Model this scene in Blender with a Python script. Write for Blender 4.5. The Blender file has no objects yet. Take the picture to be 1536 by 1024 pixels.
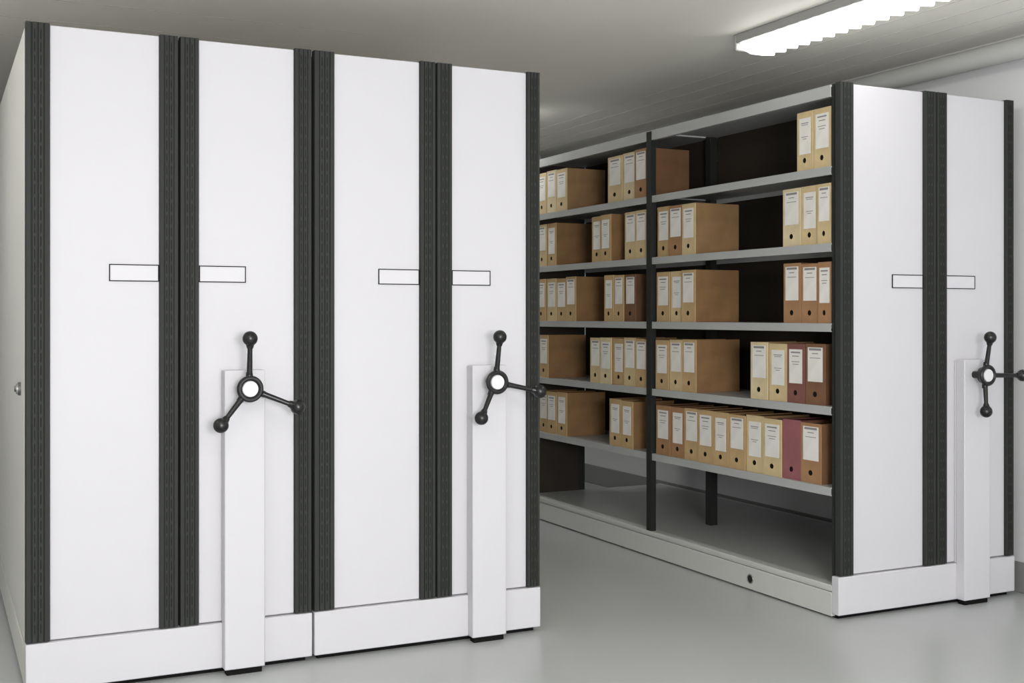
import bpy, bmesh, math, random
from mathutils import Vector, Matrix
random.seed(7)
S = bpy.context.scene
col = S.collection
S.view_settings.view_transform = 'Standard'

def lin(c):
    return tuple(((v/255)/12.92 if v/255 <= .04045 else ((v/255+.055)/1.055)**2.4) for v in c) + (1,)

def mat(name, rgb, rough=.5, metal=0., noise=0., nscale=8., bump=0., bscale=200., emit=0., spec=.5, stretch=(1,1,1)):
    m = bpy.data.materials.new(name); m.use_nodes = True
    nt = m.node_tree; b = nt.nodes['Principled BSDF']
    c = lin(rgb)
    b.inputs['Base Color'].default_value = c
    b.inputs['Roughness'].default_value = rough
    b.inputs['Metallic'].default_value = metal
    b.inputs['Specular IOR Level'].default_value = spec
    tc = nt.nodes.new('ShaderNodeTexCoord')
    mp = nt.nodes.new('ShaderNodeMapping'); mp.inputs['Scale'].default_value = stretch
    nt.links.new(tc.outputs['Object'], mp.inputs['Vector'])
    if noise:
        n = nt.nodes.new('ShaderNodeTexNoise'); n.inputs['Scale'].default_value = nscale; n.inputs['Detail'].default_value = 5
        nt.links.new(mp.outputs[0], n.inputs['Vector'])
        r = nt.nodes.new('ShaderNodeValToRGB')
        r.color_ramp.elements[0].position = .3; r.color_ramp.elements[1].position = .7
        r.color_ramp.elements[0].color = tuple(v*(1-noise) for v in c[:3])+(1,)
        r.color_ramp.elements[1].color = tuple(min(1, v*(1+noise)) for v in c[:3])+(1,)
        nt.links.new(n.outputs['Fac'], r.inputs['Fac']); nt.links.new(r.outputs['Color'], b.inputs['Base Color'])
    if bump:
        n2 = nt.nodes.new('ShaderNodeTexNoise'); n2.inputs['Scale'].default_value = bscale; n2.inputs['Detail'].default_value = 3
        nt.links.new(mp.outputs[0], n2.inputs['Vector'])
        bp = nt.nodes.new('ShaderNodeBump'); bp.inputs['Strength'].default_value = bump; bp.inputs['Distance'].default_value = .002
        nt.links.new(n2.outputs['Fac'], bp.inputs['Height']); nt.links.new(bp.outputs[0], b.inputs['Normal'])
    if emit:
        b.inputs['Emission Color'].default_value = (1, .985, .96, 1)
        b.inputs['Emission Strength'].default_value = emit
    return m

M = dict(
 white=mat('white_powder_coat', (205,204,209), .55, noise=.008, nscale=2, bump=.05, bscale=350, spec=.3),
 side=mat('side_powder_coat', (226,225,219), .45, noise=.015, nscale=2, bump=.05, bscale=350),
 rail=mat('carriage_paint', (202,203,201), .45, noise=.015, nscale=2, bump=.05, bscale=350),
 rubber=mat('dark_rubber_profile', (50,52,50), .65, noise=.03, nscale=6, spec=.2),
 slot=mat('slot_black', (12,12,12), .8, spec=.2),
 dark=mat('dark_painted_steel', (38,39,38), .5, noise=.06, nscale=12, spec=.3),
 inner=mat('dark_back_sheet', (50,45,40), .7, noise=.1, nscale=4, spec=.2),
 shelf=mat('grey_shelf_steel', (174,176,176), .4, noise=.03, nscale=5),
 deck=mat('grey_deck_steel', (178,180,178), .35, noise=.03, nscale=3),
 black=mat('black_plastic', (20,20,21), .3, bump=.03),
 blackline=mat('black_outline', (12,12,14), .6, spec=.2),
 card=mat('white_card', (210,209,214), .6, spec=.3),
 cap=mat('white_cap', (222,222,225), .4),
 chrome=mat('brushed_metal', (190,190,190), .25, metal=1.),
 steel=mat('dull_lock_metal', (120,120,118), .35, metal=1.),
 ink=mat('faded_ink', (138,135,136), .8),
 paper=mat('label_paper', (228,226,221), .75, noise=.05, nscale=14),
 block=mat('paper_block', (200,190,170), .9, noise=.08, nscale=60, stretch=(1,20,1)),
 floor=mat('grey_epoxy_floor', (181,184,184), .3, noise=.025, nscale=1.5, bump=.04, bscale=60),
 ceil=mat('grey_ceiling_paint', (232,230,222), .6, noise=.02, nscale=2),
 seam=mat('ceiling_seam', (190,189,183), .9, noise=.03, nscale=3, spec=.05),
 wall=mat('wall_paint', (210,211,213), .7, noise=.015, nscale=3, bump=.1),
 skirting=mat('grey_skirting', (130,131,130), .5),
 pipe=mat('painted_pipe', (180,181,179), .5, noise=.02, nscale=6),
 housing=mat('lamp_housing_paint', (150,150,148), .5),
 glow=mat('lit_prismatic_diffuser', (255,255,250), .3, emit=12.),
 glowsoft=mat('lit_ribbed_diffuser', (255,255,250), .3, emit=5.5),
)
def boxmat(n, spine, cover):
    return (mat(n+'_spine', spine, .7, noise=.10, nscale=14, bump=.1, spec=.3), mat(n+'_cover', cover, .75, noise=.16, nscale=8, bump=.15, bscale=120, spec=.3))
KINDS = dict(
 kraft=boxmat('kraft', (204,183,142), (142,112,78)),
 cream=boxmat('cream', (212,196,160), (150,122,88)),
 tan=boxmat('tan', (188,160,118), (134,102,68)),
 orange=boxmat('orange_brown', (162,124,90), (116,84,58)),
 brown=boxmat('dark_brown', (122,88,66), (94,66,46)),
 maroon=boxmat('maroon', (126,84,76), (86,54,46)),
 mauve=boxmat('mauve', (148,94,98), (104,60,58)),
)
KDESC = dict(kraft='pale kraft cardboard archive box', cream='cream cardboard archive box', tan='tan cardboard archive box',
 orange='orange-brown cardboard archive box', brown='dark brown cardboard archive box',
 maroon='muted maroon cardboard archive box', mauve='mauve red cardboard archive box')

# ---- mesh helpers -------------------------------------------------
def box(bm, x0,x1,y0,y1,z0,z1, mi=0):
    vs = [bm.verts.new((x,y,z)) for z in (z0,z1) for y in (y0,y1) for x in (x0,x1)]
    for q in ((0,2,3,1),(4,5,7,6),(0,1,5,4),(2,6,7,3),(0,4,6,2),(1,3,7,5)):
        f = bm.faces.new([vs[i] for i in q]); f.material_index = mi
def cyl(bm, p0, p1, r0, r1=None, seg=28, mi=0):
    r1 = r0 if r1 is None else r1
    p0=Vector(p0); p1=Vector(p1); d=p1-p0
    rot = d.to_track_quat('Z','Y').to_matrix().to_4x4()
    r = bmesh.ops.create_cone(bm, cap_ends=True, segments=seg, radius1=r0, radius2=r1, depth=d.length,
        matrix=Matrix.Translation((p0+p1)/2) @ rot)
    for f in {f for v in r['verts'] for f in v.link_faces}: f.material_index = mi
def ball(bm, c, r, mi=0):
    q = bmesh.ops.create_uvsphere(bm, u_segments=28, v_segments=16, radius=r, matrix=Matrix.Translation(c))
    for f in {f for v in q['verts'] for f in v.link_faces}: f.material_index = mi
def torus(bm, c, R, r, mi=0, seg=36, k=10):   # axis along Y
    rows=[]
    for i in range(seg):
        a=2*math.pi*i/seg; row=[]
        for j in range(k):
            b=2*math.pi*j/k; rr=R+r*math.cos(b)
            row.append(bm.verts.new((c[0]+rr*math.cos(a), c[1]+r*math.sin(b), c[2]+rr*math.sin(a))))
        rows.append(row)
    for i in range(seg):
        for j in range(k):
            f=bm.faces.new((rows[i][j],rows[(i+1)%seg][j],rows[(i+1)%seg][(j+1)%k],rows[i][(j+1)%k])); f.material_index=mi
def extrude_profile(bm, pts, z0, z1, mi=0):
    a=[bm.verts.new((x,y,z0)) for x,y in pts]; b=[bm.verts.new((x,y,z1)) for x,y in pts]
    n=len(pts)
    for i in range(n):
        f=bm.faces.new((a[i],a[(i+1)%n],b[(i+1)%n],b[i])); f.material_index=mi
    bm.faces.new(a[::-1]).material_index=mi; bm.faces.new(b).material_index=mi
WP = {}
def finish(bm, name, mats, parent=None, origin=None, bevel=0., seg=2, **props):
    bmesh.ops.recalc_face_normals(bm, faces=bm.faces)
    vs=[v.co for v in bm.verts]
    if origin is None:
        origin = Vector([(min(v[i] for v in vs)+max(v[i] for v in vs))/2 for i in range(3)])
    origin=Vector(origin)
    bmesh.ops.translate(bm, verts=bm.verts, vec=-origin)
    me=bpy.data.meshes.new(name); bm.to_mesh(me); bm.free()
    for m in mats: me.materials.append(M[m] if isinstance(m,str) else m)
    for p in me.polygons: p.use_smooth=True
    me.set_sharp_from_angle(angle=math.radians(35))
    o=bpy.data.objects.new(name, me); col.objects.link(o)
    WP[o.name]=origin
    if parent: o.parent=parent; o.location=origin-WP[parent.name]
    else: o.location=origin
    if bevel:
        b=o.modifiers.new('bevel','BEVEL'); b.width=bevel; b.segments=seg; b.limit_method='ANGLE'; b.angle_limit=math.radians(50)
    for k,v in props.items(): o[k]=v
    return o
def B(name, mats, boxes, **kw):
    bm=bmesh.new()
    for b in boxes: box(bm,*b)
    return finish(bm,name,mats,**kw)
def empty(name, loc, **props):
    o=bpy.data.objects.new(name,None); o.location=loc; o.empty_display_size=.2; col.objects.link(o)
    WP[o.name]=Vector(loc)
    for k,v in props.items(): o[k]=v
    return o

# ---- room ----------------------------------------------------------
CZ=2.73; X0=-1.6; X1=4.79; Y0=-2.6; Y1=10.6
st=dict(kind='structure')
B('floor',['floor'],[(X0-.1,X1+.1,Y0,Y1+.1,-.1,0)],**st)
B('ceiling',['ceil'],[(X0-.1,X1+.1,Y0,Y1+.1,CZ,CZ+.1)],**st)
B('wall_right',['wall'],[(X1,X1+.1,Y0,Y1+.1,0,CZ)],**st)
B('wall_back',['wall'],[(X0-.1,X1,Y1,Y1+.1,0,CZ)],**st)
B('wall_left',['wall'],[(X0-.1,X0,Y0,Y1,0,CZ)],**st)
B('baseboard_right',['skirting'],[(X1-.015,X1,Y0,Y1,0,.15)],bevel=.004,**st)
B('baseboard_back',['skirting'],[(X0,X1-.015,Y1-.015,Y1,0,.15)],bevel=.004,**st)
B('baseboard_left',['skirting'],[(X0,X0+.015,Y0,Y1-.015,0,.15)],bevel=.004,**st)
n=1
for x in (4.02,4.2,4.38,4.56):
    B('trim_%d'%n,['seam'],[(x,x+.005,Y0,Y1,CZ-.0015,CZ)],**st); n+=1
for y in (5.5,5.9,6.3):
    B('trim_%d'%n,['seam'],[(X0,1.9,y,y+.006,CZ-.0005,CZ)],**st); n+=1

# pipe
bm=bmesh.new(); cyl(bm,(4.66,Y0+.2,2.632),(4.66,Y1,2.632),.052,seg=40)
pipe=finish(bm,'pipe',['pipe'],category='pipe',label='painted grey service pipe running along the wall under the ceiling')
for yy in (3.0,9.0):
    bm=bmesh.new(); cyl(bm,(4.66,yy-.012,2.632),(4.66,yy+.012,2.632),.057,seg=40); box(bm,4.65,4.67,yy-.01,yy+.01,2.68,CZ-.004)
    finish(bm,'pipe_clamp',['pipe'],parent=pipe)

# ---- ceiling lamps ---------------------------------------------------
def lamp(cx, ya, yb, label, g='glow'):
    e=empty('ceiling_lamp',(cx,(ya+yb)/2,CZ),category='ceiling lamp',label=label)
    B('lamp_housing',['housing'],[(cx-.098,cx+.066,ya,yb,CZ-.045,CZ)],parent=e,bevel=.005)
    for yy in (ya,yb):
        B('end_cap',['housing'],[(cx-.100,cx+.088,yy-.010,yy+.010,CZ-.080,CZ-.002)],parent=e,bevel=.006)
    bm=bmesh.new(); ya2=ya+.012; yb2=yb-.012
    N=int((yb2-ya2)/.0055); rows=[]
    for i in range(N+1):
        yy=ya2+(yb2-ya2)*i/N
        w=.040*abs(math.sin(math.pi*(yy-ya2)/.086))
        prof=[(-.062,-.045),(-.062-w*.9,-.052),(-.060-w*.8,-.060-w*.5),(-.035,-.064-w*.9),(.035,-.064-w*.9),(.058+w,-.058-w*.9),(.062+w,-.050-w*.3),(.062,-.045)]
        rows.append([bm.verts.new((cx+px,yy,CZ+pz)) for px,pz in prof])
    for i in range(N):
        for j in range(7): bm.faces.new((rows[i][j],rows[i][j+1],rows[i+1][j+1],rows[i+1][j]))
        bm.faces.new((rows[i][7],rows[i][0],rows[i+1][0],rows[i+1][7]))
    bm.faces.new(rows[0]); bm.faces.new(rows[-1][::-1])
    finish(bm,'lamp_diffuser',[g],parent=e,label='lit ribbed prismatic diffuser')
lamp(3.62,3.15,4.72,'white fluorescent ceiling lamp with lit ribbed diffuser','glowsoft')
lamp(3.40,7.05,8.5,'white fluorescent ceiling lamp above the shelving aisle')
lamp(.3,1.2,2.7,'unseen fluorescent ceiling lamp placed to light the closed unit fronts')  # unseen lamp, placed for soft light on the fronts
lamp(2.0,-.9,.6,'unseen fluorescent ceiling lamp placed for frontal fill light')  # unseen lamp, placed near the camera as frontal fill
lamp(-.75,4.2,5.7,'unseen fluorescent ceiling lamp added to light the closed unit side')  # unseen lamp, added to brighten the left side face

# ---- shelving unit front -------------------------------------------
ZB=.19; ZT=2.40
def seal(e, xa, xb, Yf, z0=ZB+.004, z1=ZT):
    bm=bmesh.new(); w=xb-xa; nr=4; p=w/nr
    pts=[(xa,Yf+.02)]
    for i in range(nr):
        a=xa+i*p
        pts+=[(a+.001,Yf-.008),(a+p*.12,Yf-.013),(a+p*.86,Yf-.013),(a+p*.95,Yf-.008)]
    pts+=[(xb,Yf+.02)]
    extrude_profile(bm,pts,z0,z1)
    for i in (1,2):
        cx=xa+(i+.48)*p; z=z0+.03
        while z<z1-.04:
            box(bm,cx-.0013,cx+.0013,Yf-.0136,Yf-.012,z,z+.034,1); z+=.046
    finish(bm,'seal_strip',['rubber','slot'],parent=e,label='dark grey ribbed rubber sealing strip')
def holder(e, xa, xb, Yf):
    z0,z1=1.482,1.545; t=.0036
    B('label_holder',['blackline','card'],[(xa,xb,Yf-.004,Yf,z0,z0+t,0),(xa,xb,Yf-.004,Yf,z1-t,z1,0),
      (xa,xa+t,Yf-.004,Yf,z0+t,z1-t,0),(xb-t,xb,Yf-.004,Yf,z0+t,z1-t,0),(xa+t,xb-t,Yf-.0025,Yf,z0+t,z1-t,1)],parent=e,label='blank white card holder with thin black outline')
def wheel(e, hub, arms, ycol):
    hx,hy,hz=hub
    bm=bmesh.new()
    cyl(bm,(hx,ycol,hz),(hx,hy,hz),.017)
    cyl(bm,(hx,hy+.018,hz),(hx,hy-.012,hz),.038,.044)
    torus(bm,(hx,hy-.012,hz),.0405,.0098)
    w=finish(bm,'crank_handle',['black'],parent=e,origin=(hx,hy,hz),label='black three-armed crank handle with ball ends')
    bm=bmesh.new(); cyl(bm,(hx,hy-.0125,hz),(hx,hy-.0190,hz),.0305,.0285,seg=36)
    finish(bm,'hub_cap',['cap'],parent=w,label='round white hub cap')
    for dx,dz in arms:
        L=math.hypot(dx,dz); u=Vector((dx/L,0,dz/L)); h=Vector((hx,hy-.004,hz)); end=Vector((hx+dx,hy-.03,hz+dz))
        bm=bmesh.new(); cyl(bm,h+u*.04,end-u*.01,.0112,.0088,seg=16); cyl(bm,h+u*.036,h+u*.062,.015,.012,seg=16)
        finish(bm,'arm',['black'],parent=w)
        bm=bmesh.new(); ball(bm,end,.0280); d=(end-h).normalized(); cyl(bm,end-d*.037,end-d*.018,.0115,.017,seg=18)
        finish(bm,'ball_knob',['black'],parent=w)
def front(e, Yf, s, basex, colx, hub, arms):
    for a,b in ((s[0],s[1]),(s[2],s[3]),(s[4],s[5]),(s[6],s[7])): seal(e,a,b,Yf)
    for a,b in ((s[1],s[2]),(s[5],s[6])):
        B('front_panel',['white'],[(a,b,Yf,Yf+.025,ZB+.004,ZT-.004)],parent=e,bevel=.003)
    hw=.178 if Yf>4.3 else .19
    holder(e,s[2]-hw,s[2]-.001,Yf); holder(e,s[5]+.001,s[5]+hw,Yf)
    a,b=basex
    B('plinth',['white'],[(a,b,Yf-.018,Yf+.03,.02,ZB)],parent=e,bevel=.004,label='white steel plinth cover')
    B('underframe',['slot'],[(a+.02,b-.02,Yf+.012,Yf+.05,.0,.03)],parent=e)  # recessed undercarriage, black to deepen the shadow under the plinth
    B('drive_column',['white'],[(colx[0],colx[1],Yf-.068,Yf-.016,.022,1.15),(colx[0]+.003,colx[1]-.003,Yf-.016,Yf,ZB,1.147)],parent=e,bevel=.004,label='white steel drive column below the crank')
    B('foot_gap',['slot'],[(colx[0]+.01,colx[1]-.01,Yf-.06,Yf-.02,0,.022)],parent=e)  # black block painted in for the shaded gap under the column
    wheel(e,hub,arms,Yf-.068)

def closed_unit(x0,x1,Yf,label,s,colx,hub,arms,lock):
    e=empty('mobile_shelving_unit',((x0+x1)/2,Yf,0),category='mobile shelving',label=label)
    e['group']='closed mobile shelving units'
    front(e,Yf,s,(x0,x1),colx,hub,arms)
    L=3.1; nb=3
    B('body',['dark','side'],[(x0+.012,x1-.012,Yf+.026,Yf+.05,ZB,ZT-.006,0),(x0+.012,x1-.012,Yf+.05,Yf+L,ZB,ZT-.03,1)],parent=e)
    for i in range(nb):
        ya=Yf+.05+(L-.05)*i/nb; yb=Yf+.05+(L-.05)*(i+1)/nb
        B('side_panel',['side' if lock else 'dark'],[(x0,x0+.012,ya+.002,yb-.002,ZB+.002,ZT-.012)],parent=e,bevel=.003)  # dark colour stands in for shade in the gap between units
    B('carriage_rail',['side'],[(x0+.001,x1-.001,Yf+.03,Yf+L,.02,ZB-.03)],parent=e,bevel=.003)
    if lock:
        bm=bmesh.new(); cyl(bm,(x0,4.775,1.083),(x0-.010,4.775,1.083),.026,.024,mi=1); cyl(bm,(x0-.010,4.775,1.083),(x0-.016,4.775,1.083),.020,.019); cyl(bm,(x0-.016,4.775,1.083),(x0-.022,4.775,1.083),.012,.010,mi=1)
        finish(bm,'lock',['chrome','steel'],parent=e,label='round metal lock with a ring')
YL=4.533
closed_unit(.293,1.336,YL,'closed white shelving unit with dark strips and side lock',
  [.293,.375,.755,.823,.829,.900,1.267,1.336],(.983,1.136),(1.060,YL-.135,1.083),[(-.005,.188),(-.112,-.130),(.176,-.072)],True)
closed_unit(1.345,2.345,YL,'closed white shelving unit beside the open aisle',
  [1.345,1.430,1.793,1.861,1.867,1.936,2.284,2.345],(2.003,2.158),(2.078,YL-.135,1.083),[(.003,.186),(-.080,-.143),(.187,-.042)],False)

# ---- open unit ------------------------------------------------------
YR=4.105; XR=3.616; XE=4.715; YM=5.644; YE=7.2
e=empty('mobile_shelving_unit',((XR+XE)/2,YR,0),category='mobile shelving',label='open shelving unit with white end panels holding archive boxes')
front(e,YR,[3.628,3.708,4.134,4.206,4.212,4.276,4.663,4.715],(XR,XE),(4.328,4.495),(4.390,YR-.135,1.079),[(-.004,.176),(-.030,-.165),(.208,-.004)])
B('end_frame',['dark'],[(XR+.012,XE-.004,YR+.026,YR+.040,.15,ZT-.004)],parent=e)
B('carriage_rail',['rail'],[(XR,XR+.03,YR+.03,YE,.008,.115),(XR+.004,XR+.03,YR+.03,YE,.118,.126),(XR,XR+.06,YR+.03,YE,.126,.147),
   (XE-.03,XE,YR+.03,YE,.008,.147),(XR+.03,XE-.03,YE-.03,YE,.02,.13)],parent=e,bevel=.002)
B('base_deck',['deck'],[(XR+.06,XE-.03,YR+.046,YE-.01,.13,.145)],parent=e)
bm=bmesh.new(); cyl(bm,(XR-.003,4.72,.060),(XR+.004,4.72,.060),.021,seg=32)  # black disc stands in for the dark hole in the rail
finish(bm,'rail_hole',['black'],parent=e,label='round black disc standing in for a hole')
bm=bmesh.new(); torus(bm,(0,0,0),.021,.003,mi=0)
bmesh.ops.rotate(bm,verts=bm.verts,cent=(0,0,0),matrix=Matrix.Rotation(math.pi/2,3,'Z')); bmesh.ops.translate(bm,verts=bm.verts,vec=(XR-.002,4.72,.060))
finish(bm,'hole_ring',['chrome'],parent=e)
SH=[.583,.946,1.321,1.682,2.028]
bays=[(YR+.042,YM-.025),(YM+.025,YE-.04)]
def shelf(z,ya,yb,xa,xb,name='shelf'):
    t=.038
    B(name,['shelf'],[(xa,xb,ya,yb,z-.006,z),(xa,xa+.003,ya,yb,z-t,z-.006),(xa+.003,xa+.018,ya,yb,z-t,z-t+.003),(xb-.003,xb,ya,yb,z-.03,z-.006)],parent=e)
for bi,(ya,yb) in enumerate(bays):
    for z in SH: shelf(z,ya,yb,XR+.006,4.065)
    for z in SH: shelf(z,ya,yb,4.20,XE-.006)
    B('top_shelf',['shelf'],[(XR+.004,XE-.004,ya,yb,ZT-.016,ZT-.008),(XR+.004,XR+.008,ya,yb,ZT-.060,ZT-.016),(XR+.008,XR+.03,ya,yb,ZT-.060,ZT-.057)],parent=e)
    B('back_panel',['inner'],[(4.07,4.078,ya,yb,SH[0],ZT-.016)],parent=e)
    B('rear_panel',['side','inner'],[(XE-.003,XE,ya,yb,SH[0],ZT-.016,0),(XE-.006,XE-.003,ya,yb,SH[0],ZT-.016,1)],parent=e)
B('end_shade',['inner'],[(XR+.05,4.015,YE-.036,YE-.030,.147,ZT-.016)],parent=e,label='dark sheet added to shade the far end')  # dark sheet added for the deep shade in the far bay
def post(xc,yc,w=.036,d=.05):
    bm=bmesh.new()
    box(bm,xc-d/2,xc+d/2,yc-w/2,yc-w/2+.004,.147,ZT-.01); box(bm,xc-d/2,xc+d/2,yc+w/2-.004,yc+w/2,.147,ZT-.01)
    box(bm,xc-d/2,xc-d/2+.004,yc-w/2+.004,yc+w/2-.004,.147,ZT-.01)
    finish(bm,'post',['dark'],parent=e,label='dark steel shelf post')
for yc in (YM,YE-.005):
    post(XR+.017,yc,.046,.034); post(4.045,yc,.046)

# ---- archive boxes ----------------------------------------------------
W=.130; H=.278; D=.285
def proto(kind):
    sp,cv=KINDS[kind]
    bm=bmesh.new()
    box(bm,.004,D,0,.004,0,H,1); box(bm,.004,D,W-.004,W,0,H,1)
    box(bm,0,.0045,.0,W,0,H,0)
    box(bm,.0045,D-.01,.004,W-.004,H-.012,H-.006,1); box(bm,.0045,D-.01,.004,W-.004,.002,.006,1)
    box(bm,.02,D-.02,.006,W-.006,.006,H-.02,2)
    for zz in (.06,.2):
        for yy,s in ((0,-1),(W,1)):
            cyl(bm,(.03,yy,zz),(.03,yy+s*.0012,zz),.003,seg=12,mi=1)
    o=finish(bm,'archive_box',[sp,cv,M['block']],origin=(0,0,0),bevel=.0012,seg=1)
    kids=[]
    zc=.048
    bm=bmesh.new()
    cyl(bm,(-.0018,W/2,zc),(.001,W/2,zc),.0145,seg=24,mi=1); cyl(bm,(-.0022,W/2,zc),(-.0016,W/2,zc),.0125,seg=24,mi=0)
    kids.append(finish(bm,'finger_hole',['slot',sp],parent=o,label='round dark finger hole'))
    V=[((.092,.252,.016),[(-.018,.07,.007),(-.034,.05,.004),(-.060,.06,.003),(-.072,.045,.003)]),
       ((.105,.262,.016),[(-.014,.08,.010),(-.030,.04,.004),(-.050,.07,.003)]),
       ((.078,.248,.020),[(-.026,.06,.004),(-.034,.05,.003),(-.090,.055,.003),(-.100,.03,.003)])]
    for (z0,z1,mg),rows in V:
        bm=bmesh.new()
        box(bm,-.0012,0.0003,mg,W-mg,z0,z1,0)
        for zz,ww,hh in rows:
            box(bm,-.0016,-.0011,W/2-ww/2,W/2+ww/2,z1+zz,z1+zz+hh,1)
        kids.append(finish(bm,'spine_label',['paper','ink'],parent=o,label='white paper spine label with faint print'))
    return o,kids
P={k:proto(k) for k in KINDS}
def place(kind, ylo, yhi, z, group, mode=None):
    o,kids=P[kind]
    c=o.copy(); col.objects.link(c)
    c.location=(XR+.016+random.uniform(0,.014), ylo+.0015, z)
    c.scale=(1,(yhi-ylo-.003)/W,random.uniform(.98,1.015))
    c['group']=group; c['category']='box file'
    mode = random.choice((1,2,3)) if mode is None else mode
    c['label']=KDESC[kind]+(' with white spine label' if mode else ' with a bare spine')
    for i,k in enumerate(kids):
        if i==0 or i==mode:
            q=k.copy(); q.parent=c; q.location=k.location; col.objects.link(q)
def row(z, edges, kinds, group, modes=None):
    for i in range(len(edges)-1):
        hi,lo=edges[i],edges[i+1]
        place(kinds[i],lo,hi,z,group,None if modes is None else modes[i])
G=['archive boxes on the lowest shelf','archive boxes on the second shelf','archive boxes on the third shelf','archive boxes on the fourth shelf','archive boxes on the uppermost shelf']
row(SH[0],[5.600,5.460,5.326,5.190,5.054,4.922,4.784,4.646,4.505,4.374,4.231],['orange','orange','tan','tan','tan','tan','kraft','kraft','mauve','orange'],G[0],[1,3,2,1,3,2,3,1,0,2])
row(SH[0],[7.04,6.91,6.78,6.645],['tan','tan','tan'],G[0]); row(SH[0],[6.105,5.972,5.84],['tan','tan'],G[0])
row(SH[1],[5.600,5.469,5.345,5.215],['tan','kraft','tan'],G[1]); row(SH[1],[4.747,4.611,4.472,4.346,4.208],['cream','kraft','maroon','brown'],G[1],[2,3,1,2])
row(SH[1],[7.02,6.893],['tan'],G[1]); row(SH[1],[6.345,6.215,6.082,5.95,5.82,5.69],['kraft','cream','tan','kraft','tan'],G[1])
row(SH[2],[5.600,5.469,5.345,5.215],['tan','kraft','tan'],G[2]); row(SH[2],[4.500,4.375,4.252,4.160],['orange','orange','orange'],G[2],[2,2,1])
row(SH[2],[7.05,6.92,6.79,6.655,6.523],['tan','kraft','tan','tan'],G[2]); row(SH[2],[6.165,6.055,5.945,5.825],['tan','tan','brown'],G[2])
row(SH[3],[5.600,5.475,5.340,5.215],['tan','orange','kraft'],G[3],[1,2,1]); row(SH[3],[4.505,4.375,4.255,4.160],['cream','kraft','kraft'],G[3],[2,3,2])
row(SH[3],[7.05,6.925,6.80],['kraft','tan'],G[3]); row(SH[3],[6.335,6.21,6.085],['tan','tan'],G[3]); row(SH[3],[5.945,5.82,5.69],['kraft','kraft'],G[3])
row(SH[4],[4.392,4.278,4.160],['kraft','kraft'],G[4],[3,1]); row(SH[4],[7.05,6.92,6.79,6.645],['kraft','cream','kraft'],G[4]); row(SH[4],[6.135,5.97,5.82,5.685],['kraft','cream','orange'],G[4])
for o,kids in P.values():
    for k in kids: bpy.data.objects.remove(k)
    bpy.data.objects.remove(o)

# ---- lights, world, camera ------------------------------------------
def area(name, loc, target, sx, sy, power):
    l=bpy.data.lights.new(name,'AREA'); l.shape='RECTANGLE'; l.size=sx; l.size_y=sy; l.energy=power; l.color=(1,.985,.97)
    o=bpy.data.objects.new(name,l); o.location=loc; col.objects.link(o)
    o.rotation_euler=(Vector(target)-Vector(loc)).to_track_quat('-Z','Y').to_euler()
area('bounce_light',(0.6,-1.2,1.5),(1.6,3.0,CZ),1.2,.8,175)  # added fill aimed up to brighten the ceiling
w=bpy.data.worlds.new('World'); S.world=w; w.use_nodes=True
w.node_tree.nodes['Background'].inputs[0].default_value=(.97,.98,1,1)
w.node_tree.nodes['Background'].inputs[1].default_value=1.6
cam=bpy.data.cameras.new('camera'); co=bpy.data.objects.new('camera',cam); col.objects.link(co)
co.location=(0,0,1.3566); co.rotation_euler=(math.radians(90),0,math.radians(-26.06))
cam.sensor_width=36; cam.lens=41.6; cam.shift_y=-.0254; cam.clip_start=.05
S.camera=co
